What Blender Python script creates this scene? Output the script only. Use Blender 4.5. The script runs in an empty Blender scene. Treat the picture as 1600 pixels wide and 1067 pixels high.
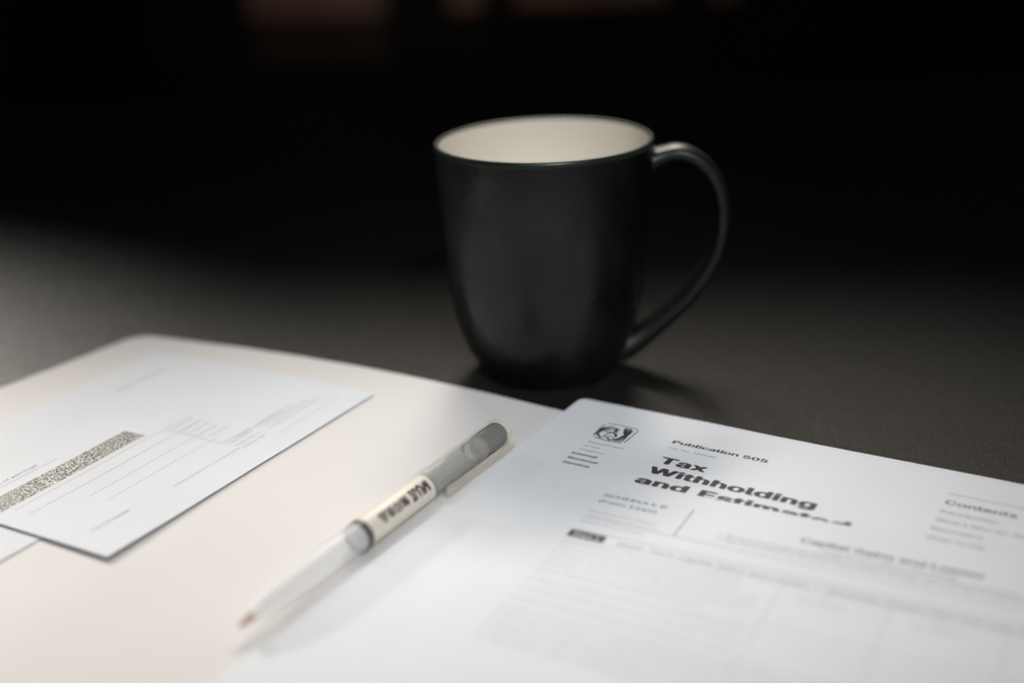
import bpy, math, random
from mathutils import Vector, noise
random.seed(7)
S = 0.01                      # everything below is written in centimetres
sc = bpy.context.scene
COL = sc.collection

# ------------------------------------------------------------------ camera
cam = bpy.data.cameras.new("camera")
camo = bpy.data.objects.new("camera", cam); COL.objects.link(camo)
F, PITCH, ROLL, CH = 2050.04, 0.36057, -0.030386, 19.76
cam.sensor_width = 36.0
cam.lens = 36.0 * F / 1600.0
cp, sp = math.cos(PITCH), math.sin(PITCH)
cr, sr = math.cos(ROLL), math.sin(ROLL)
fwd = Vector((0, cp, -sp)); right0 = Vector((1, 0, 0)); up0 = Vector((0, sp, cp))
Rv = right0 * cr + up0 * sr
Uv = -right0 * sr + up0 * cr
from mathutils import Matrix
m = Matrix((Rv, Uv, -fwd)).transposed().to_4x4()
m.translation = Vector((0, 0, CH * S))
camo.matrix_world = m
cam.clip_start = 0.01; cam.clip_end = 50
cam.dof.use_dof = True
cam.dof.focus_distance = (39.9 * cp + CH * sp) * S
cam.dof.aperture_fstop = 3.2
cam.dof.aperture_blades = 0
sc.camera = camo

# ------------------------------------------------------------------ world, lamps, exposure
w = bpy.data.worlds.new("World"); sc.world = w; w.use_nodes = True
w.node_tree.nodes["Background"].inputs[0].default_value = (0.75, 0.85, 1, 1)
w.node_tree.nodes["Background"].inputs[1].default_value = 0.03

def area(name, loc, target, sx, sy, power, color, spread=180):
    l = bpy.data.lights.new(name, 'AREA'); l.shape = 'RECTANGLE'
    l.size = sx * S; l.size_y = sy * S; l.energy = power; l.color = color
    l.spread = math.radians(spread)
    o = bpy.data.objects.new(name, l); COL.objects.link(o)
    o.location = Vector(loc) * S
    d = (Vector(target) - Vector(loc))
    o.rotation_euler = d.to_track_quat('-Z', 'Y').to_euler()
    return o
area("window_light_behind", (-10, 98, 60), (-4, 40, 0), 20, 12, 0.055, (1.0, 0.94, 0.86), 24)
area("fill_table_right", (12, 110, 62), (5, 34, 0), 36, 10, 0.125, (1.0, 0.93, 0.83), 22)  # added lamp, raises the sheen on the right of the table
area("fill_table_left", (-115, 150, 62), (-30, 35.5, 0), 30, 8, 0.38, (1.0, 0.95, 0.88), 14)  # added low raking lamp that washes the left of the table
area("fill_table_left_high", (-80, 130, 90), (-30, 35, 0), 30, 12, 0.17, (1.0, 0.95, 0.88), 18)  # second added lamp, lifts the left table patch further
area("window_light_above", (-40, -80, 200), (2, 32, 0), 30, 24, 0.055, (0.90, 0.95, 1.0), 17)
area("fill_front", (36, -90, 110), (3, 43, 0), 20, 14, 0.205, (0.96, 0.98, 1.0), 15)  # added fill for the inside of the mug and the papers
area("fill_cabinet", (-40, 170, 40), (-5, 236, -8), 20, 20, 0.17, (1.0, 0.84, 0.72), 90)  # added lamp, only there to make the far drawer fronts visible

sc.view_settings.view_transform = 'Standard'
sc.view_settings.look = 'None'
sc.view_settings.exposure = 0.0
sc.view_settings.gamma = 1.0
sc.view_settings.use_curve_mapping = False
sc.render.engine = 'CYCLES'

# ------------------------------------------------------------------ materials
def new_mat(name):
    mt = bpy.data.materials.new(name); mt.use_nodes = True
    nt = mt.node_tree
    return mt, nt, nt.nodes["Principled BSDF"]

def nz(nt, scale, detail=3, rough=0.5):
    tc = nt.nodes.new("ShaderNodeTexCoord")
    n = nt.nodes.new("ShaderNodeTexNoise")
    n.inputs["Scale"].default_value = scale
    n.inputs["Detail"].default_value = detail
    n.inputs["Roughness"].default_value = rough
    nt.links.new(tc.outputs["Object"], n.inputs["Vector"])
    return n

def ramp(nt, fac, stops):
    r = nt.nodes.new("ShaderNodeValToRGB")
    el = r.color_ramp.elements
    while len(el) < len(stops): el.new(0.5)
    for e, (p, c) in zip(el, stops):
        e.position = p; e.color = (*c, 1)
    nt.links.new(fac, r.inputs[0])
    return r

def bump(nt, b, fac, strength, dist):
    bn = nt.nodes.new("ShaderNodeBump")
    bn.inputs["Strength"].default_value = strength
    bn.inputs["Distance"].default_value = dist
    nt.links.new(fac, bn.inputs["Height"])
    nt.links.new(bn.outputs[0], b.inputs["Normal"])

def mat(name, c0, c1=None, scale=60, rough=0.5, spec=0.5, bs=0.0, bd=0.0001, bscale=None, **kw):
    mt, nt, b = new_mat(name)
    c1 = c1 or c0
    n = nz(nt, scale)
    r = ramp(nt, n.outputs[0], [(0.3, c0), (0.7, c1)])
    nt.links.new(r.outputs[0], b.inputs["Base Color"])
    b.inputs["Roughness"].default_value = rough
    b.inputs["Specular IOR Level"].default_value = spec
    if bs:
        n2 = nz(nt, bscale or scale * 8, 5)
        bump(nt, b, n2.outputs[0], bs, bd)
    for k, v in kw.items(): b.inputs[k.replace("_", " ")].default_value = v
    return mt

M = {}
M['paper'] = mat('white_paper', (0.71, 0.725, 0.75), (0.74, 0.755, 0.775), 25, 0.75, 0.25, 0.12, 0.0002, 900)
M['paper2'] = mat('cool_white_paper', (0.68, 0.70, 0.735), (0.71, 0.73, 0.765), 22, 0.75, 0.25, 0.12, 0.0002, 900)
M['folder'] = mat('cream_card', (0.685, 0.660, 0.645), (0.71, 0.685, 0.668), 18, 0.7, 0.25, 0.2, 0.0002, 500)
M['ink'] = mat('black_ink', (0.045, 0.032, 0.038), (0.07, 0.052, 0.058), 900, 0.6, 0.2)
M['inkg'] = mat('grey_ink', (0.16, 0.15, 0.17), (0.22, 0.20, 0.22), 900, 0.6, 0.2)
M['inkm'] = mat('mid_grey_ink', (0.30, 0.28, 0.31), (0.36, 0.34, 0.37), 900, 0.6, 0.2)
M['inkp'] = mat('pale_ink', (0.40, 0.39, 0.42), (0.47, 0.46, 0.49), 900, 0.6, 0.2)

# dark table, rough with a fine grain
mt, nt, b = new_mat('dark_stone_laminate')
n = nz(nt, 900, 4, 0.7)
r = ramp(nt, n.outputs[0], [(0.35, (0.0015, 0.0014, 0.0012)), (0.55, (0.004, 0.0036, 0.003)), (0.72, (0.026, 0.023, 0.019))])
nt.links.new(r.outputs[0], b.inputs["Base Color"])
n3 = nz(nt, 14, 4, 0.6)
mr = nt.nodes.new("ShaderNodeMapRange")
mr.inputs[3].default_value = 0.34; mr.inputs[4].default_value = 0.58
nt.links.new(n3.outputs[0], mr.inputs[0])
n4_ = nz(nt, 330, 3, 0.7)
mr2 = nt.nodes.new("ShaderNodeMapRange"); mr2.inputs[1].default_value = 0.3; mr2.inputs[2].default_value = 0.7
mr2.inputs[3].default_value = -0.10; mr2.inputs[4].default_value = 0.14
nt.links.new(n4_.outputs[0], mr2.inputs[0])
ad = nt.nodes.new("ShaderNodeMath"); ad.operation = 'ADD'
nt.links.new(mr.outputs[0], ad.inputs[0]); nt.links.new(mr2.outputs[0], ad.inputs[1])
nt.links.new(ad.outputs[0], b.inputs["Roughness"])
bump(nt, b, n.outputs[0], 1.0, 0.0008)
b.inputs["Specular IOR Level"].default_value = 0.55
b.inputs["Specular Tint"].default_value = (1.0, 0.955, 0.89, 1)
M['table'] = mt

M['mug'] = mat('matte_black_glaze', (0.0018, 0.002, 0.0019), (0.006, 0.0058, 0.0052), 45, 0.36, 0.34, 0.15, 0.0006, 220)
_nt = M['mug'].node_tree; _b = _nt.nodes["Principled BSDF"]
_n = nz(_nt, 38, 4, 0.65); _m = _nt.nodes.new("ShaderNodeMapRange")
_m.inputs[1].default_value = 0.3; _m.inputs[2].default_value = 0.7
_m.inputs[3].default_value = 0.18; _m.inputs[4].default_value = 0.50
_nt.links.new(_n.outputs[0], _m.inputs[0]); _nt.links.new(_m.outputs[0], _b.inputs["Roughness"])
M['mugh'] = mat('black_glaze_worn_smooth', (0.003, 0.0033, 0.0033), (0.006, 0.0065, 0.006), 45, 0.42, 0.42, 0.1, 0.0004, 220)
M['mugin'] = mat('cream_glaze', (0.84, 0.79, 0.70), (0.87, 0.83, 0.75), 30, 0.30, 0.4)
M['rim'] = mat('dark_green_rim_glaze', (0.008, 0.014, 0.010), (0.016, 0.024, 0.018), 80, 0.35, 0.4)
M['dark'] = mat('dark_wood', (0.006, 0.005, 0.005), (0.012, 0.010, 0.009), 8, 0.7, 0.2)
M['wood'] = mat('warm_brown_wood', (0.22, 0.13, 0.085), (0.34, 0.21, 0.14), 12, 0.55, 0.3)
M['wood_dim'] = mat('dimmed_brown_wood', (0.03, 0.02, 0.015), (0.05, 0.034, 0.026), 12, 0.6, 0.3)  # dimmer copy of the brown wood, fading light put into its colour
M['wall'] = mat('dark_wall_paint', (0.03, 0.028, 0.028), (0.045, 0.042, 0.042), 3, 0.9, 0.1)
M['floor'] = mat('dark_floor', (0.010, 0.009, 0.009), (0.016, 0.015, 0.014), 4, 0.8, 0.2)
M['label'] = mat('cream_sticker', (0.72, 0.66, 0.56), (0.76, 0.70, 0.60), 40, 0.45, 0.4)
M['refill'] = mat('grey_refill', (0.17, 0.185, 0.195), (0.22, 0.235, 0.245), 40, 0.4, 0.5)
M['plug'] = mat('smoke_grey_plastic', (0.05, 0.052, 0.045), (0.075, 0.075, 0.065), 60, 0.35, 0.5)
M['tip'] = mat('copper_brown_tip', (0.50, 0.36, 0.28), (0.56, 0.41, 0.32), 60, 0.35, 0.5)
M['grip'] = mat('frosted_clear_plastic', (0.88, 0.88, 0.88), (0.91, 0.91, 0.91), 50, 0.35, 0.5, Transmission_Weight=0.7, IOR=1.15)
M['frost'] = mat('milky_clear_plastic', (0.90, 0.89, 0.86), (0.93, 0.92, 0.89), 50, 0.18, 0.5, Transmission_Weight=0.85, IOR=1.08)
M['clear'] = mat('clear_plastic', (0.93, 0.92, 0.88), (0.96, 0.95, 0.91), 50, 0.08, 0.5, Transmission_Weight=0.96, IOR=1.18)
M['clip'] = mat('cloudy_clear_plastic', (0.80, 0.74, 0.66), (0.84, 0.78, 0.70), 50, 0.25, 0.5, Transmission_Weight=0.6, IOR=1.25)

def see_through(mt, share, tint=(1, 1, 1)):
    nt = mt.node_tree; b = nt.nodes["Principled BSDF"]; out = nt.nodes["Material Output"]
    tr = nt.nodes.new("ShaderNodeBsdfTransparent"); tr.inputs[0].default_value = (*tint, 1)
    mx = nt.nodes.new("ShaderNodeMixShader"); mx.inputs[0].default_value = share
    nt.links.new(b.outputs[0], mx.inputs[1]); nt.links.new(tr.outputs[0], mx.inputs[2])
    nt.links.new(mx.outputs[0], out.inputs["Surface"])
for k_, sh_, ti_ in (('clear', 0.92, (0.98, 0.98, 0.97)), ('frost', 0.88, (0.97, 0.97, 0.95)), ('grip', 0.58, (0.98, 0.98, 0.98)), ('clip', 0.72, (0.98, 0.96, 0.93))):
    M[k_].node_tree.nodes["Principled BSDF"].inputs["Transmission Weight"].default_value = 0.0
    M[k_].node_tree.nodes["Principled BSDF"].inputs["IOR"].default_value = 1.45
    see_through(M[k_], sh_, ti_)

# speckled security strip
mt, nt, b = new_mat('speckled_grey_print')
n = nz(nt, 1500, 2, 0.6)
r = ramp(nt, n.outputs[0], [(0.45, (0.03, 0.027, 0.024)), (0.50, (0.13, 0.12, 0.105)), (0.56, (0.66, 0.63, 0.58))])
nt.links.new(r.outputs[0], b.inputs["Base Color"]); b.inputs["Roughness"].default_value = 0.7
M['speckle'] = mt

# ------------------------------------------------------------------ helpers
def link_mesh(name, verts, faces, material, parent=None, origin=(0, 0, 0), smooth=False):
    me = bpy.data.meshes.new(name)
    o0 = Vector(origin)
    me.from_pydata([((Vector(v) - o0) * S)[:] for v in verts], [], faces)
    me.validate(); me.update()
    if smooth:
        me.polygons.foreach_set("use_smooth", [True] * len(me.polygons))
    me.materials.append(material)
    o = bpy.data.objects.new(name, me); COL.objects.link(o)
    if parent: o.parent = parent
    else: o.location = o0 * S
    return o

def thing(name, label, cat, loc, group=None):
    o = bpy.data.objects.new(name, None); COL.objects.link(o)
    o.location = Vector(loc) * S; o.empty_display_size = 0.02
    o['label'] = label; o['category'] = cat
    if group: o['group'] = group
    return o

class BM:
    def __init__(s): s.v = []; s.f = []
    def add(s, vs, fs):
        k = len(s.v); s.v += [tuple(v) for v in vs]; s.f += [tuple(i + k for i in f) for f in fs]
    def box(s, x0, x1, y0, y1, z0, z1):
        s.add([(x0,y0,z0),(x1,y0,z0),(x1,y1,z0),(x0,y1,z0),(x0,y0,z1),(x1,y0,z1),(x1,y1,z1),(x0,y1,z1)],
              [(3,2,1,0),(4,5,6,7),(0,1,5,4),(1,2,6,5),(2,3,7,6),(3,0,4,7)])

# a sheet frame: origin, u to the right along the top edge, v down the page
class Sheet:
    def __init__(s, o, ang, W, H, zf, th, flip=False):
        s.o = Vector((o[0], o[1]))
        s.u = Vector((math.cos(ang), math.sin(ang)))
        s.v = Vector((s.u.y, -s.u.x))
        s.W, s.H, s.zf, s.th = W, H, zf, th
    def P(s, a, b, dz=0.0):
        p = s.o + s.u * a + s.v * b
        return (p.x, p.y, s.zf(a, b) + dz)
    def body(s, name, material, parent, origin, radii=(0,0,0,0), da=0.4, ins=(0,0,0,0), z0=0.0, z1=None):
        """closed slab; radii for the corners TL,TR,BR,BL"""
        z1 = s.th if z1 is None else z1
        L, R_, T, B_ = ins
        a0, a1, b0, b1 = L, s.W - R_, T, s.H - B_
        def lines(lo, hi, rlo, rhi):
            L_ = [lo + i * rlo / 6 for i in range(6)] if rlo else []
            mid0, mid1 = lo + rlo, hi - rhi
            n = max(2, int((mid1 - mid0) / da))
            L_ += [mid0 + (mid1 - mid0) * i / n for i in range(n + 1)]
            if rhi: L_ += [mid1 + (i + 1) * rhi / 6 for i in range(6)]
            return L_
        rl = max(radii[0], radii[3]); rr = max(radii[1], radii[2]); rt = max(radii[0], radii[1]); rb = max(radii[2], radii[3])
        A = lines(a0, a1, rl, rr); Bs = lines(b0, b1, rt, rb)
        def fix(a, b):
            for (ca, cb, sa, sb, r) in ((a0, b0, 1, 1, radii[0]), (a1, b0, -1, 1, radii[1]), (a1, b1, -1, -1, radii[2]), (a0, b1, 1, -1, radii[3])):
                if r:
                    x = (ca + sa * r - a) * sa; y = (cb + sb * r - b) * sb
                    if x > 0 and y > 0:
                        k = max(x, y) / math.hypot(x, y)
                        return ca + sa * (r - x * k), cb + sb * (r - y * k)
            return a, b
        vs = []; na, nb = len(A), len(Bs)
        for top in (z1, z0):
            for b in Bs:
                for a in A:
                    aa, bb = fix(a, b); vs.append(s.P(aa, bb, top))
        N = na * nb; fs = []
        for j in range(nb - 1):
            for i in range(na - 1):
                k = j * na + i
                fs.append((k, k + na, k + na + 1, k + 1))
                fs.append((N + k, N + k + 1, N + k + na + 1, N + k + na))
        ring = [i for i in range(na)] + [j * na + na - 1 for j in range(1, nb)] + [(nb - 1) * na + i for i in range(na - 2, -1, -1)] + [j * na for j in range(nb - 2, 0, -1)]
        base = len(vs); nr = len(ring)
        vs += [vs[i] for i in ring] + [vs[i + N] for i in ring]
        for i in range(nr):
            j = (i + 1) % nr
            fs.append((base + i, base + j, base + nr + j, base + nr + i))
        ob = link_mesh(name, vs, fs, material, parent, origin)
        me = ob.data
        for p in me.polygons:
            p.use_smooth = abs(p.normal.z) > 0.5
        return ob

EPS = 0.003
import os
FONT = None
try:
    FONT = bpy.data.fonts.load(os.path.join(bpy.utils.system_resource('DATAFILES', path='fonts'), 'Inter.woff2'))
except Exception:
    FONT = None
def text_verts(txt, bold=0.0, space=1.0, shear=0.0, use_font=True):
    cu = bpy.data.curves.new("t", 'FONT'); cu.body = txt; cu.size = 1.0
    if FONT and use_font: cu.font = FONT
    cu.offset = 0.0; cu.space_character = space; cu.shear = shear; cu.resolution_u = 4
    cu.fill_mode = 'FRONT'
    ob = bpy.data.objects.new("t", cu); COL.objects.link(ob)
    dg = bpy.context.evaluated_depsgraph_get(); dg.update()
    me = bpy.data.meshes.new_from_object(ob.evaluated_get(dg))
    vs = [v.co.copy() for v in me.vertices]; fs = [tuple(p.vertices) for p in me.polygons]
    bpy.data.objects.remove(ob); bpy.data.curves.remove(cu); bpy.data.meshes.remove(me)
    return vs, fs

class Print:
    """flat ink lying on a sheet"""
    def __init__(s, sh): s.sh = sh; s.b = BM(); s.dz = sh.th + EPS
    def text(s, txt, a, b, size, width=None, bold=0.0, space=1.0, shear=0.0, rot=0):
        vs, fs = text_verts(txt, bold, space, shear)
        if not vs: return
        x1 = max(v.x for v in vs); sx = (width / x1) if width else size
        sh_ = [(0, 0)]
        if bold: sh_ += [(bold * math.cos(q_ * math.pi / 4), 0.6 * bold * math.sin(q_ * math.pi / 4)) for q_ in range(8)]
        for n_, (ox, oy) in enumerate(sh_):
            out = []
            for v in vs:
                x, y = (v.x + ox) * sx, (v.y + oy) * size
                if rot == 0: aa, bb = a + x, b - y
                elif rot == 1: aa, bb = a + y, b + x      # reads down the page side
                else: aa, bb = a - y, b - x
                out.append(s.sh.P(aa, bb, s.dz + n_ * 0.0002))
            s.b.add(out, fs)
    def quad(s, a0, b0, a1, b1, wd):
        d = Vector((a1 - a0, b1 - b0)); L = d.length; d /= L; nn = Vector((-d.y, d.x)) * wd / 2
        n = max(1, int(L / 0.5)); vs = []; fs = []
        for i in range(n + 1):
            c = Vector((a0, b0)) + d * L * i / n
            vs += [s.sh.P(c.x + nn.x, c.y + nn.y, s.dz), s.sh.P(c.x - nn.x, c.y - nn.y, s.dz)]
        for i in range(n): fs.append((2*i, 2*i+1, 2*i+3, 2*i+2))
        s.b.add(vs, fs)
    def poly(s, pts, dz=0.0):
        s.b.add([s.sh.P(a, b, s.dz + dz) for a, b in pts], [tuple(range(len(pts)))])
    def done(s, name, material, parent, origin, label=None):
        o = link_mesh(name, s.b.v, s.b.f, material, parent, origin)
        if label: o['label'] = label
        return o

def sm(x, a, b):
    t = min(1, max(0, (x - a) / (b - a))); return t * t * (3 - 2 * t)

# ------------------------------------------------------------------ setting
bmx = BM(); bmx.box(-250, 250, -120, 330, -76, -75)
fl = link_mesh('floor', bmx.v, bmx.f, M['floor']); fl['kind'] = 'structure'
bmx = BM(); bmx.box(-250, 250, 318, 322, -75, 180)
wl = link_mesh('wall', bmx.v, bmx.f, M['wall']); wl['kind'] = 'structure'

# table: top with softened edge and four legs
tb = thing('table', 'dark matte table with fine grain under the folder, papers and mug', 'table', (0, 45, -75))
vs = []; fs = []
prof = [(0, -3.5), (0, -0.4), (-0.12, -0.12), (-0.4, 0)]
X0, X1, Y0, Y1 = -75, 85, -12, 112
rings = [(d, z) for d, z in prof]
for d, z in rings:
    vs += [(X0 - d, Y0 - d, z), (X1 + d, Y0 - d, z), (X1 + d, Y1 + d, z), (X0 - d, Y1 + d, z)]
for k in range(len(rings) - 1):
    for i in range(4):
        j = (i + 1) % 4
        fs.append((4*k+i, 4*k+j, 4*k+4+j, 4*k+4+i))
n4 = 4 * (len(rings) - 1)
fs.append((n4, n4+1, n4+2, n4+3)); fs.append((3, 2, 1, 0))
link_mesh('table_top', vs, fs, M['table'], tb, (0, 45, -75))
for x in (X0 + 6, X1 - 12):
    for y in (Y0 + 6, Y1 - 12):
        q = BM(); q.box(x, x + 6, y, y + 6, -75, -3.5)
        link_mesh('leg', q.v, q.f, M['dark'], tb, (0, 45, -75))

# ------------------------------------------------------------------ far, blurred wooden cabinet
cb = thing('cabinet', 'low dark cabinet with warm brown drawer fronts in the blurred background', 'cabinet', (5, 250, -75))
q = BM(); q.box(-78, 100, 236, 276, -75, 26)
link_mesh('carcass', q.v, q.f, M['dark'], cb, (5, 250, -75))
q = BM(); q.box(-44, -20, 234.2, 235.9, -15.5, -7.6)
link_mesh('fade_panel', q.v, q.f, M['wood_dim'], cb, (5, 250, -75))  # added dim board, paints the drawer front fading out downwards
for (x0, x1, z0, z1) in ((-44, -20, -7.2, 12), (-9, -3, -6.9, 12), (2.5, 29, -6.6, 12), (36, 42, -6.6, 12)):
    q = BM(); q.box(x0, x1, 233.5, 235.8, z0, z1)
    d = link_mesh('drawer_front', q.v, q.f, M['wood'], cb, (5, 250, -75))
    md = d.modifiers.new('bevel', 'BEVEL'); md.width = 0.003; md.segments = 2
    q = BM(); xm = (x0 + x1) / 2
    q.box(xm - 1.6, xm + 1.6, 231.6, 232.2, 3.6, 4.2); q.box(xm - 1.6, xm - 1.2, 232.2, 233.5, 3.6, 4.2); q.box(xm + 1.2, xm + 1.6, 232.2, 233.5, 3.6, 4.2)
    link_mesh('handle', q.v, q.f, M['dark'], d, (0, 0, 0))

# ------------------------------------------------------------------ mug
MX, MY = 1.43, 49.45
mug = thing('mug', 'matte black ceramic mug with cream glazed inside standing behind the papers', 'mug', (MX, MY, 0))
NS = 96
def wob(z, th):   # hand made unevenness
    return 1 + 0.006 * math.sin(2 * th + 0.6) * (z / 9.3) + 0.003 * math.sin(3 * th + z * 0.3)
def tiltz(r, th, z):
    return z + (z / 9.3) * (0.010 * r * math.cos(th) + 0.015 * math.sin(2 * th))
def lathe(profile, closed_ends=(False, False)):
    vs = []; fs = []
    for r, z in profile:
        for i in range(NS):
            th = 2 * math.pi * i / NS; rr = r * wob(max(z, 0), th)
            vs.append((MX + rr * math.cos(th), MY + rr * math.sin(th), tiltz(rr, th, max(z, 0)) if z > 0 else z))
    for k in range(len(profile) - 1):
        for i in range(NS):
            j = (i + 1) % NS
            fs.append((k*NS+i, k*NS+j, (k+1)*NS+j, (k+1)*NS+i))
    if closed_ends[0]: fs.append(tuple(range(NS - 1, -1, -1)))
    if closed_ends[1]: fs.append(tuple((len(profile)-1)*NS + i for i in range(NS)))
    return vs, fs
def spline(pts, n=6):
    out = []
    P = [pts[0]] + list(pts) + [pts[-1]]
    for i in range(1, len(P) - 2):
        for k in range(n):
            t = k / n
            out.append(tuple(0.5 * ((2*P[i][c]) + (-P[i-1][c]+P[i+1][c])*t + (2*P[i-1][c]-5*P[i][c]+4*P[i+1][c]-P[i+2][c])*t*t + (-P[i-1][c]+3*P[i][c]-3*P[i+1][c]+P[i+2][c])*t**3) for c in range(len(pts[0]))))
    out.append(tuple(pts[-1])); return out
outer = [(2.35, 0.10), (2.48, 0.0), (2.66, 0.0)] + spline([(2.70, 0.05), (2.76, 0.25), (2.98, 0.65), (3.30, 1.3), (3.62, 2.3), (3.80, 3.4), (3.93, 4.8), (4.03, 6.2), (4.10, 7.4), (4.165, 8.5), (4.19, 9.12)], 6)
v_, f_ = lathe(outer, (True, False))
link_mesh('body', v_, f_, M['mug'], mug, (MX, MY, 0), True)
rimp = [(4.19, 9.12), (4.195, 9.22), (4.17, 9.30), (4.12, 9.335), (4.07, 9.34), (4.02, 9.32), (3.985, 9.27)]
v_, f_ = lathe(rimp); link_mesh('rim', v_, f_, M['rim'], mug, (MX, MY, 0), True)
inner = spline([(3.985, 9.27), (3.96, 9.0), (3.90, 7.4), (3.82, 6.0), (3.70, 4.6), (3.52, 3.2), (3.22, 1.9), (2.7, 0.95), (1.8, 0.55), (0.6, 0.45)], 6)
v_, f_ = lathe(inner, (False, True)); link_mesh('inside_glaze', v_, f_, M['mugin'], mug, (MX, MY, 0), True)
# handle: strap swept along a curve
hp = spline([(3.55, 8.12), (4.25, 8.50), (5.05, 8.72), (5.75, 8.50), (6.35, 7.95), (6.74, 7.15), (6.86, 6.2), (6.76, 5.2), (6.40, 4.2), (5.72, 3.15), (4.85, 2.25), (4.0, 1.50), (3.3, 1.02), (2.75, 0.80)], 6)
vs = []; fs = []; NC = 16
ha = math.radians(-3)
for k, (x, z) in enumerate(hp):
    x0, z0 = hp[max(0, k-1)]; x1, z1 = hp[min(len(hp)-1, k+1)]
    tx, tz = x1 - x0, z1 - z0; L = math.hypot(tx, tz); tx /= L; tz /= L
    nx, nz_ = -tz, tx
    t = k / (len(hp) - 1)
    wd = 0.66 - 0.04 * t + 0.20 * (1 - sm(t, 0, 0.12)) + 0.22 * sm(t, 0.82, 1)
    thk = 0.30 + 0.20 * (1 - sm(t, 0, 0.13)) + 0.09 * sm(t, 0.45, 0.8) + 0.20 * sm(t, 0.78, 1)
    for i in range(NC):
        a = 2 * math.pi * i / NC
        ca, sa = math.cos(a), math.sin(a)
        cx = math.copysign(abs(ca) ** 0.8, ca) * wd; cn = math.copysign(abs(sa) ** 0.8, sa) * thk
        X = x + nx * cn; Z = z + nz_ * cn; Y = cx
        vs.append((MX + X * math.cos(ha) - Y * math.sin(ha), MY + X * math.sin(ha) + Y * math.cos(ha), Z))
for k in range(len(hp) - 1):
    for i in range(NC):
        j = (i + 1) % NC
        fs.append((k*NC+i, (k+1)*NC+i, (k+1)*NC+j, k*NC+j))
fs.append(tuple(range(NC))); fs.append(tuple((len(hp)-1)*NC + NC-1-i for i in range(NC)))
link_mesh('handle', vs, fs, M['mugh'], mug, (MX, MY, 0), True)

# ------------------------------------------------------------------ frames for the papers
PA = math.atan2(-0.50880442, 0.86088214)        # direction of the printed lines
PO = (2.538, 45.472)
# folder: a opened card folder, left panel gently arched, right panel flat beneath the booklet
FA = math.atan2(44.3 - 54.35, 2.2 + 16.35)
FW, FH = 48.0, 29.5
def wav(a, b, k=0.028): return k * (noise.noise(Vector((a * 0.17, b * 0.17, 1.3))) + 0.4 * noise.noise(Vector((a * 0.45, b * 0.45, 7.1))))
def fz(a, b):
    t = a / 21.0
    if t < 0: t = 0
    z = 0.05
    if t < 1: z += 0.36 * math.sin(math.pi * t ** 1.15) * (1 - 0.55 * sm(b, 0, 20)) * (1 - 0.2 * sm(t, 0.8, 1))
    return z + (0.03 + wav(a, b)) * (1 if t < 1 else 0)
folder = Sheet((-16.35, 54.40), FA, FW, FH, fz, 0.045)
FO = (-4, 36, 0)
fo = thing('file_folder', 'open cream card folder with rounded corners lying under the papers and pen', 'folder', FO)
left = Sheet((-16.35, 54.40), FA, 23.2, FH, fz, 0.045)
# the left edge of the folder leans outward a little: shear handled by P override
def fP(self, a, b, dz=0.0):
    p = self.o + self.u * a + self.v * b
    k = -0.125 * b * (1 - a / 23.2)
    p = p + self.u * k
    return (p.x, p.y, self.zf(a, b) + dz)
import types
left.P = types.MethodType(fP, left)
left.body('front_panel', M['folder'], fo, FO, radii=(0.9, 0, 0, 0.9), da=0.5)
ro = left.o + left.u * 23.22
rgt = Sheet((ro.x, ro.y), FA, 24.0, FH, lambda a, b: 0.03, 0.045)
rgt.body('back_panel', M['folder'], fo, FO, radii=(0, 0.9, 0.9, 0), da=0.6)

# ------------------------------------------------------------------ booklet (publication)
def pz(a, b):
    return 0.095 + wav(a, b, 0.022) + 0.012 * math.sin(a * 0.55 + 0.4) * math.exp(-b / 6) + 0.02 * sm(a, 14, 21) * math.exp(-b / 4) + 0.006 * math.sin(b * 0.5 + a * 0.2)
pub = Sheet(PO, PA, 21.6, 27.9, pz, 0.16)
BO = (2.538, 45.472, 0.08)
pb = thing('booklet', 'white printed tax booklet headed Publication 505 in bold black type', 'booklet', BO)
pub.body('inner_pages', M['paper'], pb, BO, radii=(0.3, 0, 0, 0.3), ins=(0.03, 0.03, 0.03, 0.03), z0=0.0, z1=0.128)
pub.body('cover_page', M['paper'], pb, BO, radii=(0.32, 0, 0, 0.3), z0=0.137, z1=0.16)

p = Print(pub)
p.text("Tax", 4.82, 3.74, 0.92, 1.62, 0.045, 1.06)
p.text("Withholding", 4.80, 4.56, 0.92, 5.62, 0.045, 1.06)
p.text("and Estimated", 4.70, 5.40, 0.92, 7.0, 0.045, 1.06)
p.text("Tax", 4.75, 6.2, 0.92, 1.62, 0.045, 1.06)
p.done('printed_title', M['ink'], pb, BO)
p = Print(pub)
p.text("Publication 505", 4.60, 2.14, 0.44, 3.45, 0.03)
p.done('printed_heading', M['ink'], pb, BO)
p = Print(pub)
p.text("Internal", 1.86, 4.42, 0.36, 0.98, 0.016)
p.text("Revenue", 1.90, 4.80, 0.36, 1.15, 0.016)
p.text("Service", 1.90, 5.18, 0.36, 1.02, 0.016)
p.done('agency_name', M['ink'], pb, BO)
p = Print(pub)
p.text("Contents", 13.92, 2.42, 0.56, 2.15, 0.012)
p.done('printed_heading', M['ink'], pb, BO)
p = Print(pub)
p.text("Cat. No. 15008E", 4.66, 2.60, 0.25, 1.75)
p.done('printed_text', M['inkg'], pb, BO)
p = Print(pub)
p.text("Department", 1.98, 3.38, 0.26, 1.35)
p.text("of the", 1.96, 3.70, 0.26, 0.62)
p.text("Treasury", 1.94, 4.02, 0.26, 1.0)
p.done('printed_text', M['inkg'], pb, BO)
p = Print(pub)
for i, t in enumerate(("Introduction", "What's New for 2018 and 2019", "Reminders", "When To File")):
    p.text(t, 13.92, 3.02 + i * 0.59, 0.33, [1.72, 4.4, 1.5, 1.7][i], 0.004)
p.quad(13.9, 1.66, 19.9, 1.66, 0.03)
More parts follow.
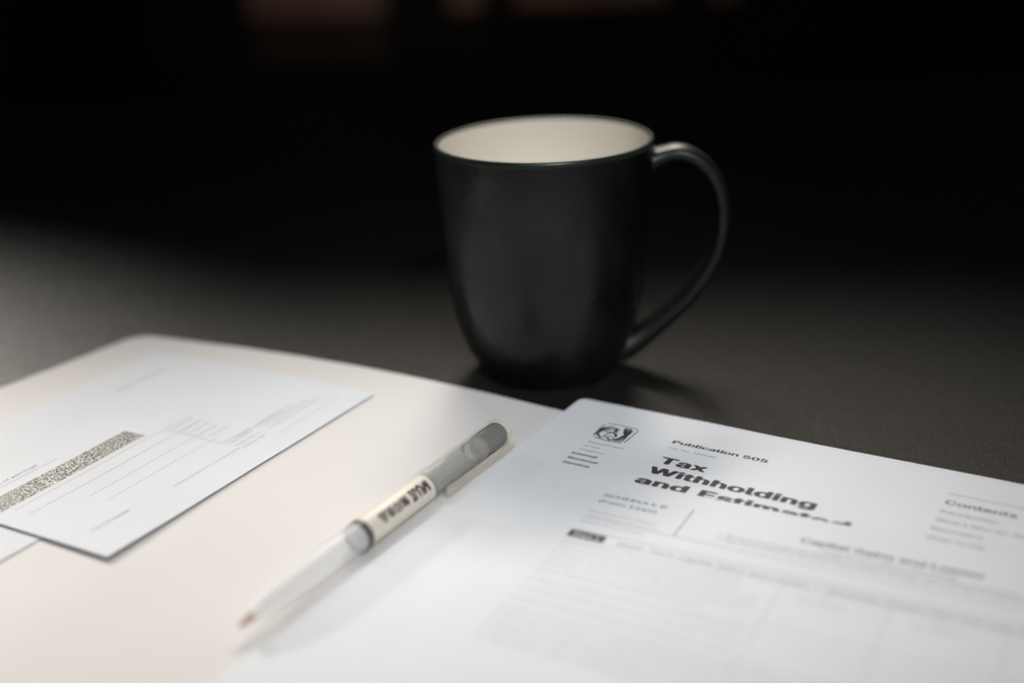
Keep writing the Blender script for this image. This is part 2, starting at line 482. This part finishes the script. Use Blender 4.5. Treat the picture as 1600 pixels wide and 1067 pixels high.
p.done('printed_text', M['inkg'], pb, BO)
# eagle emblem: dark spread wings, scales and feathers
p = Print(pub)
def T(x, y): return (1.86 + x * 1.32, 1.62 + y * 1.3)   # unit square to page
def stroke(pts, w0, w1):
    n = len(pts)
    L = []; R = []
    for i, (x, y) in enumerate(pts):
        xa, ya = pts[max(0, i-1)]; xb, yb = pts[min(n-1, i+1)]
        dx, dy = xb - xa, yb - ya; l = math.hypot(dx, dy) or 1
        wv = (w0 + (w1 - w0) * i / (n - 1)) / 2
        L.append(T(x - dy / l * wv, y + dx / l * wv)); R.append(T(x + dy / l * wv, y - dx / l * wv))
    for i in range(n - 1): p.poly([L[i], L[i+1], R[i+1], R[i]])
for k in range(7):       # left wing feathers
    a0 = 0.08 + 0.055 * k
    stroke([(0.40 - 0.02*k, 0.20 + 0.05*k), (0.22 - 0.015*k, 0.10 + a0), (0.06, 0.25 + a0 * 1.3), (0.03 + 0.02*k, 0.42 + a0)], 0.03, 0.055)
for k in range(9):       # right wing feathers
    stroke([(0.60 + 0.01*k, 0.12 + 0.03*k), (0.76 + 0.015*k, 0.10 + 0.07*k), (0.88, 0.22 + 0.085*k), (0.80 - 0.02*k, 0.50 + 0.055*k)], 0.035, 0.06)
stroke([(0.05, 0.02), (0.35, -0.01), (0.7, 0.0), (0.96, 0.04)], 0.03, 0.03)
stroke([(0.01, 0.1), (0.0, 0.5), (0.04, 0.9)], 0.03, 0.04)
stroke([(0.99, 0.1), (1.0, 0.5), (0.97, 0.95)], 0.03, 0.03)
stroke([(0.30, 0.62), (0.42, 0.50), (0.56, 0.58), (0.62, 0.74)], 0.09, 0.07)
stroke([(0.46, 0.22), (0.44, 0.36), (0.52, 0.46)], 0.14, 0.08)
stroke([(0.12, 0.78), (0.26, 0.93), (0.38, 0.80)], 0.07, 0.07)
stroke([(0.42, 0.84), (0.54, 0.97), (0.66, 0.84)], 0.07, 0.07)
stroke([(0.24, 0.72), (0.44, 0.74), (0.60, 0.80)], 0.03, 0.03)
stroke([(0.10, 0.98), (0.5, 1.04), (0.92, 1.0)], 0.04, 0.04)
p.done('eagle_emblem', M['ink'], pb, BO)

# ------------------------------------------------------------------ form lying on the booklet
co, si = math.cos(PA), math.sin(PA)
def pubpt(a, b): return (pub.o + pub.u * a + pub.v * b)
SA = PA + math.radians(4.0)
# its top edge passes through booklet coordinates (6.4,5.47) and (14.0,4.86)
dirA = (pubpt(14.0, 5.03) - pubpt(6.4, 5.42)); SA = math.atan2(dirA.y, dirA.x)
st = pubpt(6.4, 5.42) - Vector((math.cos(SA), math.sin(SA))) * 3.75
def sz(a, b):
    P_ = Vector((st.x, st.y)) + Vector((math.cos(SA), math.sin(SA))) * a + Vector((math.sin(SA), -math.cos(SA))) * b
    d = P_ - pub.o
    return pz(d.dot(pub.u), d.dot(pub.v)) + 0.164 + 0.004 * (1 + math.sin(a * 0.5 + 1)) * math.exp(-b / 3)
form = Sheet((st.x, st.y), SA, 21.6, 27.9, sz, 0.008)
SO = (st.x, st.y, 0.25)
fm = thing('tax_form', 'white page headed SCHEDULE D laid over the lower half of the booklet', 'form', SO)
form.body('page', M['paper'], fm, SO, da=0.5)
# form frame coordinates of its printed items
uS = form.u; vS = form.v
def fc(a, b):
    d = pubpt(a, b) - form.o; return d.dot(uS), d.dot(vS)
p = Print(form)
L0 = fc(4.25, 6.75)[0]
print("form coords", fc(4.27, 6.8), fc(6.41, 6.54), fc(7.09, 6.25), fc(7.16, 7.86), fc(4.2, 9.46), fc(10.72, 6.7), fc(15.86, 6.04), fc(8.44, 7.56), fc(5.98, 9.42), fc(16.94, 7.07))
yb = fc(4.27, 6.78)[1]
p.text("SCHEDULE D", L0, yb, 0.36, 2.15, 0.012)
p.text("(Form 1040)", L0, yb + 0.42, 0.36, 1.95, 0.012)
p.done('form_number', M['inkg'], fm, SO)
p = Print(form)
xc = fc(10.72, 6.7)[0]; yc = fc(10.72, 6.75)[1]
p.text("Capital Gains and Losses", xc, yc, 0.56, 5.2, 0.02)
p.done('printed_heading', M['inkg'], fm, SO)
p = Print(form)
xs, ys = fc(5.98, 9.42)
p.text("Short-Term Capital Gains and Losses \u2014 Generally Assets Held One Year or Less", xs, ys, 0.38, 12.4, 0.012)
p.done('section_heading', M['inkm'], fm, SO)
p = Print(form)
p.text("Long-Term Capital Gains and Losses \u2014 Generally Assets Held More Than One Year", xs, ys + 10.6, 0.38, 12.4, 0.012)
p.done('section_heading', M['inkm'], fm, SO)
p = Print(form)
p.text("2018", xc + 6.9, yc + 0.15, 0.9, 1.8, 0.03)
p.done('year', M['inkg'], fm, SO)
p = Print(form)
y0 = fc(4.15, 7.9)[1]
for i, (t, wd) in enumerate((("Department of the Treasury", 2.2), ("Internal Revenue Service (99)", 2.35))):
    p.text(t, L0, y0 + 0.30 * i, 0.23, wd)
p.quad(L0, y0 + 0.42, L0 + 17.5, y0 + 0.42, 0.028)
bx, by = fc(8.44, 7.2)
for i, t in enumerate(("\u2022 Attach to Form 1040 or Form 1040NR.", "\u2022 Go to www.irs.gov/ScheduleD for instructions and the latest information.", "\u2022 Use Form 8949 to list your transactions for lines 1b, 2, 3, 8b, 9, and 10.")):
    p.text(t, [xc + 0.6, bx, bx][i], by + 0.28 * i, 0.28, [4.0, 8.6, 8.7][i], 0.01)
p.text("Name(s) shown on return", L0, y0 + 0.72, 0.24, 2.1)
p.text("Your social security number", L0 + 14.2, y0 + 0.72, 0.24, 2.9)
p.quad(L0, ys - 0.42, L0 + 17.5, ys - 0.42, 0.03)
p.quad(L0, ys + 0.13, L0 + 17.5, ys + 0.13, 0.02)
p.done('printed_text', M['inkm'], fm, SO)
p = Print(form)
yy = ys + 0.45
rows = ["See instructions for how to figure the amounts to enter on the lines below.",
        "This form may be easier to complete if you round off cents to whole dollars."]
for t in rows: p.text(t, L0, yy, 0.26, 5.6); yy += 0.36
heads = [(7.0, "(d)"), (10.0, "(e)"), (13.0, "(g)"), (15.8, "(h)")]
for dx, t in heads:
    p.text(t, L0 + dx + 0.8, ys + 0.45, 0.24, 0.3)
    p.text(["Proceeds", "Cost", "Adjustments", "Gain or (loss)"][heads.index((dx, t))], L0 + dx + 0.3, ys + 0.78, 0.24, 1.3)
    p.quad(L0 + dx - 0.3, ys + 0.13, L0 + dx - 0.3, ys + 4.9, 0.018)
yy = ys + 1.15
lines = [["1a Totals for all short-term transactions reported on Form 1099-B for", "which basis was reported to the IRS and for which you have no", "adjustments. However, if you choose to report all these transactions", "on Form 8949, leave this line blank and go to line 1b"],
         ["1b Totals for all transactions reported on Form(s) 8949 with Box A checked"],
         ["2  Totals for all transactions reported on Form(s) 8949 with Box B checked"],
         ["3  Totals for all transactions reported on Form(s) 8949 with Box C checked"]]
for blk in lines:
    for t in blk:
        p.text(t, L0, yy, 0.26, 6.3 if len(t) > 55 else 5.0); yy += 0.33
    p.quad(L0, yy - 0.20, L0 + 17.5, yy - 0.20, 0.018); yy += 0.22
for i, t in enumerate(("4  Short-term gain from Form 6252 and short-term gain or (loss) from Forms 4684, 6781, and 8824",
          "5  Net short-term gain or (loss) from partnerships, S corporations, estates, and trusts from Schedule(s) K-1",
          "6  Short-term capital loss carryover. Enter the amount, if any, from line 8 of your Capital Loss Carryover",
          "7  Net short-term capital gain or (loss). Combine lines 1a through 6 in column (h)")):
    p.text(t, L0, yy, 0.27, 13.6 - 0.5 * (i == 3)); yy += 0.5
    p.quad(L0, yy - 0.32, L0 + 17.5, yy - 0.32, 0.018)
p.quad(L0 + 14.3, yy - 2.0, L0 + 14.3, yy - 0.3, 0.018)
yy = ys + 11.05
for blk in lines:
    for t in blk:
        p.text(t, L0, yy, 0.26, 6.3 if len(t) > 55 else 5.0); yy += 0.33
    p.quad(L0, yy - 0.20, L0 + 17.5, yy - 0.20, 0.018); yy += 0.22
p.done('form_rows', M['inkp'], fm, SO)
p = Print(form)
va = fc(7.09, 6.25); vb = fc(7.16, 7.86)
p.quad(va[0] + 0.1, 0.95, va[0] + 0.1, y0 + 0.42, 0.035)
p.done('printed_rule', M['inkg'], fm, SO)
for yv, t, wd in ((ys, "Part I", 0.82), (ys + 10.6, "Part II", 0.88)):
    p = Print(form)
    p.poly([(L0, yv - 0.34), (L0 + 1.18, yv - 0.34), (L0 + 1.18, yv + 0.06), (L0, yv + 0.06)])
    bxo = p.done('part_label_box', M['ink'], fm, SO)
    p = Print(form); p.dz += 0.0025
    p.text(t, L0 + 0.18, yv - 0.02, 0.36, wd, 0.015)
    p.done('part_label_text', M['paper'], bxo, SO)

# ------------------------------------------------------------------ slips on the left
def on_folder(p2):
    d = p2 - left.o; a = d.dot(left.u); b = d.dot(left.v)
    return fz(max(0, a), max(0, b)) + 0.045
LA = PA - math.radians(0.1)
def make_slip(o, W, H, lift, name, label):
    sh = Sheet(o, LA, W, H, None, 0.012)
    sh.zf = lambda a, b: on_folder(sh.o + sh.u * a + sh.v * b) + lift(a, b)
    return sh
# upper slip: right top corner at (-5.22,45.79); extends to the left
LW, LH = 11.35, 13.54
uu = Vector((math.cos(LA), math.sin(LA)))
o1 = Vector((-5.28, 45.90)) - uu * LW
slip = make_slip((o1.x, o1.y), LW, LH, lambda a, b: 0.055 + 0.02 * sm(a, LW - 3, LW) * sm(b, 3, LH) + 0.05 * sm(b, LH - 4, LH) * sm(a, 2, LW - 2), 'slip', '')
O1 = (o1.x, o1.y, 0.3)
s1 = thing('payslip', 'white printed slip with a speckled grey security strip lying on top of the cream folder', 'slip', O1)
slip.body('page', M['paper2'], s1, O1, da=0.5)
p = Print(slip)
# strip: measured in slip coordinates
def sc_(x, y):
    d = Vector((x, y)) - slip.o; return d.dot(slip.u), d.dot(slip.v)
b0 = sc_(-13.05, 42.75); b1 = sc_(-16.46, 37.39)
print("strip", b0, b1, sc_(-13.8, 43.3), sc_(-9.66, 41.42), sc_(-6.88, 45.13), sc_(-12.6, 38.24), sc_(-14.36, 39.28), sc_(-12.2, 35.9))
ar = b1[0]
def strip(a0, a1, c0, c1, n=24):
    for i in range(n):
        x0 = c0 + (c1 - c0) * i / n; x1 = c0 + (c1 - c0) * (i + 1) / n
        p.poly([(a0, x0), (a0, x1), (a1, x1), (a1, x0)])
strip(ar - 0.97, ar, b0[1], LH - 0.05)
p.done('security_strip', M['speckle'], s1, O1)
p = Print(slip)
rows = ["Employer identification number", "Wages, tips, other compensation", "Federal income tax withheld", "Social security wages"]
# table beneath the strip, lines run down the slip
xr = ar
for k, da_ in enumerate((0.28, 0.95, 1.75, 2.5)):
    p.quad(xr + da_, 4.6 + (0.9 if k > 1 else 0), xr + da_, LH - (2.6 if k > 1 else 0.8), 0.022)
p.quad(xr + 0.35, 6.0, xr + 3.1, 6.0, 0.028)
p.quad(xr + 0.35, 5.85, xr + 2.2, 5.85, 0.016)
for k in range(5):
    p.text(rows[k % 4][:12], xr + 0.55 + 0.42 * k, 5.7, 0.22, 0.9, rot=2)
p.text("Dept. of the Treasury", xr + 3.1, 5.9, 0.25, 1.3, rot=2)
p.text("Form W-2 Wage and Tax Statement", xr + 3.2, 9.6 - 4.2, 0.26, 2.6, rot=2)
p.text("Copy C for employee", xr + 3.7, LH - 0.9, 0.28, 1.6, 0.01, rot=2)
p.quad(LW - 1.0, 0.9, LW - 1.0, 4.4, 0.02)
for k in range(3):
    p.text(["This information is being furnished", "to the tax department of the state", "Void after one year"][k], LW - 1.55 - 0.3 * k, 4.2, 0.24, [2.9, 2.5, 2.0][k], rot=2)
for k in range(3):
    p.text(rows[k][:14], LW - 1.3 - 0.32 * k, 5.9, 0.26, 1.2, rot=2)
p.text("Instructions for employee", LW - 1.4, 9.2, 0.26, 3.2, rot=2)
p.text("Notice to employee", 2.0, 4.0, 0.5, 2.6, rot=2)
p.text("Statement of earnings", ar - 1.7, LH - 0.7, 0.30, 2.8, 0.01, rot=2)
p.quad(ar - 1.5, 9.4, ar - 1.5, LH - 0.2, 0.03)
p.done('printed_text', M['inkp'], s1, O1)
# lower slip showing at the left bottom
uu2 = uu; vv2 = Vector((uu.y, -uu.x))
o2 = Vector((-14.25, 36.35)) - uu2 * 8.0 - vv2 * 9.0
slip2 = make_slip((o2.x, o2.y), 8.0, 14.5, lambda a, b: 0.012 + 0.012 * sm(a, 6, 8), 'slip', '')
O2 = (o2.x, o2.y, 0.2)
s2 = thing('paper_slip', 'plain white slip partly hidden beneath the speckle-striped slip at the lower left', 'slip', O2)
slip2.body('page', M['paper2'], s2, O2, da=0.5)

# ------------------------------------------------------------------ pen
pa = Vector((0.509, 0.861, 0)).normalized()          # from nib towards the posted cap
ps = Vector((pa.y, -pa.x, 0))                        # to the right of the pen
pn = Vector((0, 0, 1))
pt = Vector((-7.48, 29.95, 0.0)); PL = 13.75
def axis(s_): 
    return pt + pa * s_ + pn * (0.66 + 0.020 * (s_ / PL))
PO3 = tuple(pt + pa * 6)
pen = thing('gel_pen', 'clear gel pen with a cream label, lying uncapped on the cream folder', 'pen', PO3)
def tube(name, prof, material, parent, inner=None, ends=(True, True), n=48):
    """prof: list of (s, r); inner: wall thickness makes a hollow tube"""
    P_ = list(prof)
    if inner: P_ = P_ + [(s_, max(0.02, r - inner)) for s_, r in reversed(prof)] + [prof[0]]
    vs = []; fs = []
    for s_, r in P_:
        c = axis(s_)
        for i in range(n):
            t = 2 * math.pi * i / n
            vs.append(c + (ps * math.cos(t) + pn * math.sin(t)) * r)
    for k in range(len(P_) - 1):
        for i in range(n):
            j = (i + 1) % n
            fs.append((k*n+i, (k+1)*n+i, (k+1)*n+j, k*n+j))
    if not inner:
        if ends[0]: fs.append(tuple(range(n)))
        if ends[1]: fs.append(tuple((len(P_)-1)*n + n-1-i for i in range(n)))
    o = link_mesh(name, vs, fs, material, parent, PO3)
    me = o.data
    for q_ in me.polygons: q_.use_smooth = len(q_.vertices) == 4
    md = o.modifiers.new('es', 'EDGE_SPLIT'); md.split_angle = math.radians(35)
    return o
tube('nib', [(0.05, 0.04), (0.10, 0.07), (0.30, 0.10), (0.52, 0.13)], M['tip'], pen)
tube('grip', [(0.5, 0.16), (0.8, 0.22), (1.2, 0.30), (1.7, 0.36), (2.4, 0.42), (3.4, 0.46), (5.22, 0.475), (5.30, 0.46)], M['grip'], pen)
tube('collar', [(5.28, 0.465), (5.32, 0.478), (5.40, 0.478), (5.44, 0.465)], M['plug'], pen, inner=0.05)
tube('barrel', [(5.44, 0.46), (5.6, 0.47), (11.6, 0.47), (11.95, 0.455)], M['frost'], pen, inner=0.08)
tube('refill', [(5.6, 0.20), (5.7, 0.24), (11.2, 0.24), (11.3, 0.20)], M['refill'], pen)
tube('label', [(5.55, 0.476), (5.57, 0.480), (8.83, 0.480), (8.85, 0.476)], M['label'], pen, inner=0.006)
tube('end_cap', [(11.80, 0.44), (12.0, 0.465), (12.15, 0.465), (12.2, 0.44)], M['frost'], pen, inner=0.08)
# clear cap posted on the back
cap = tube('cap', [(9.0, 0.53), (9.05, 0.545), (13.2, 0.545), (13.55, 0.53), (13.70, 0.48)], M['clear'], pen, inner=0.05)
tube('cap_end', [(12.28, 0.40), (12.34, 0.44), (13.35, 0.44), (13.5, 0.42)], M['plug'], cap)
tube('cap_crown', [(13.56, 0.485), (13.70, 0.475), (13.78, 0.40), (13.80, 0.30)], M['frost'], cap)
# clip: a strap standing off the cap at its right side
ang = math.radians(-14)
ro_ = ps * math.cos(ang) + pn * math.sin(ang); rt_ = -ps * math.sin(ang) + pn * math.cos(ang)
secs = [(9.25, 0.60, 0.70, 0.13), (9.35, 0.585, 0.76, 0.17), (9.8, 0.62, 0.77, 0.18), (12.6, 0.66, 0.79, 0.18), (13.1, 0.60, 0.79, 0.18), (13.35, 0.50, 0.78, 0.18), (13.62, 0.48, 0.70, 0.20)]
vs = []; fs = []
for s_, r0, r1, hw in secs:
    c = axis(s_)
    vs += [c + ro_ * r0 - rt_ * hw, c + ro_ * r1 - rt_ * hw * 0.8, c + ro_ * r1 + rt_ * hw * 0.8, c + ro_ * r0 + rt_ * hw]
for k in range(len(secs) - 1):
    for i in range(4):
        j = (i + 1) % 4; fs.append((4*k+i, 4*k+j, 4*k+4+j, 4*k+4+i))
fs.append((3, 2, 1, 0)); e = 4 * (len(secs) - 1); fs.append((e, e+1, e+2, e+3))
cl = link_mesh('clip', vs, fs, M['clip'], cap, PO3)
md = cl.modifiers.new('bevel', 'BEVEL'); md.width = 0.0003; md.segments = 2
# lettering wrapped round the barrel, read from the cap towards the nib
tv = BM()
import bmesh
def finer(vs, fs):
    bm_ = bmesh.new()
    vv = [bm_.verts.new(v) for v in vs]
    for f in fs:
        try: bm_.faces.new([vv[i] for i in f])
        except ValueError: pass
    bmesh.ops.triangulate(bm_, faces=bm_.faces[:])
    for _ in range(5):
        long_e = [e_ for e_ in bm_.edges if e_.calc_length() > 0.10]
        if not long_e: break
        bmesh.ops.subdivide_edges(bm_, edges=long_e, cuts=1)
        bmesh.ops.triangulate(bm_, faces=bm_.faces[:])
    bm_.verts.index_update()
    r_ = [v.co.copy() for v in bm_.verts], [tuple(v.index for v in f.verts) for f in bm_.faces]
    bm_.free(); return r_
def wrap(txt, s0, length, height, mid, bold, uf=True):
    vs, fs = finer(*text_verts(txt, 0, use_font=uf))
    x0 = min(v.x for v in vs); x1 = max(v.x for v in vs); y0_ = min(v.y for v in vs); y1_ = max(v.y for v in vs)
    for n_, (ox, oy) in enumerate(((0, 0), (bold, 0), (-bold, 0), (0, bold), (0, -bold))):
        out = []
        for v in vs:
            s_ = s0 - (v.x + ox - x0) / (x1 - x0) * length
            h = (v.y + oy - (y0_ + y1_) / 2) / (y1_ - y0_) * height
            th_ = mid - h / 0.487
            out.append(axis(s_) + (ps * math.cos(th_) + pn * math.sin(th_)) * (0.487 + 0.0006 * n_))
        tv.add(out, fs)
wrap("MUJI", 8.62, 0.92, 0.36, math.radians(44), 0.045)
wrap("\u7121\u5370\u826f\u54c1", 7.52, 1.45, 0.34, math.radians(44), 0.03, False)
lt = link_mesh('label_lettering', tv.v, tv.f, M['ink'], pen, PO3)
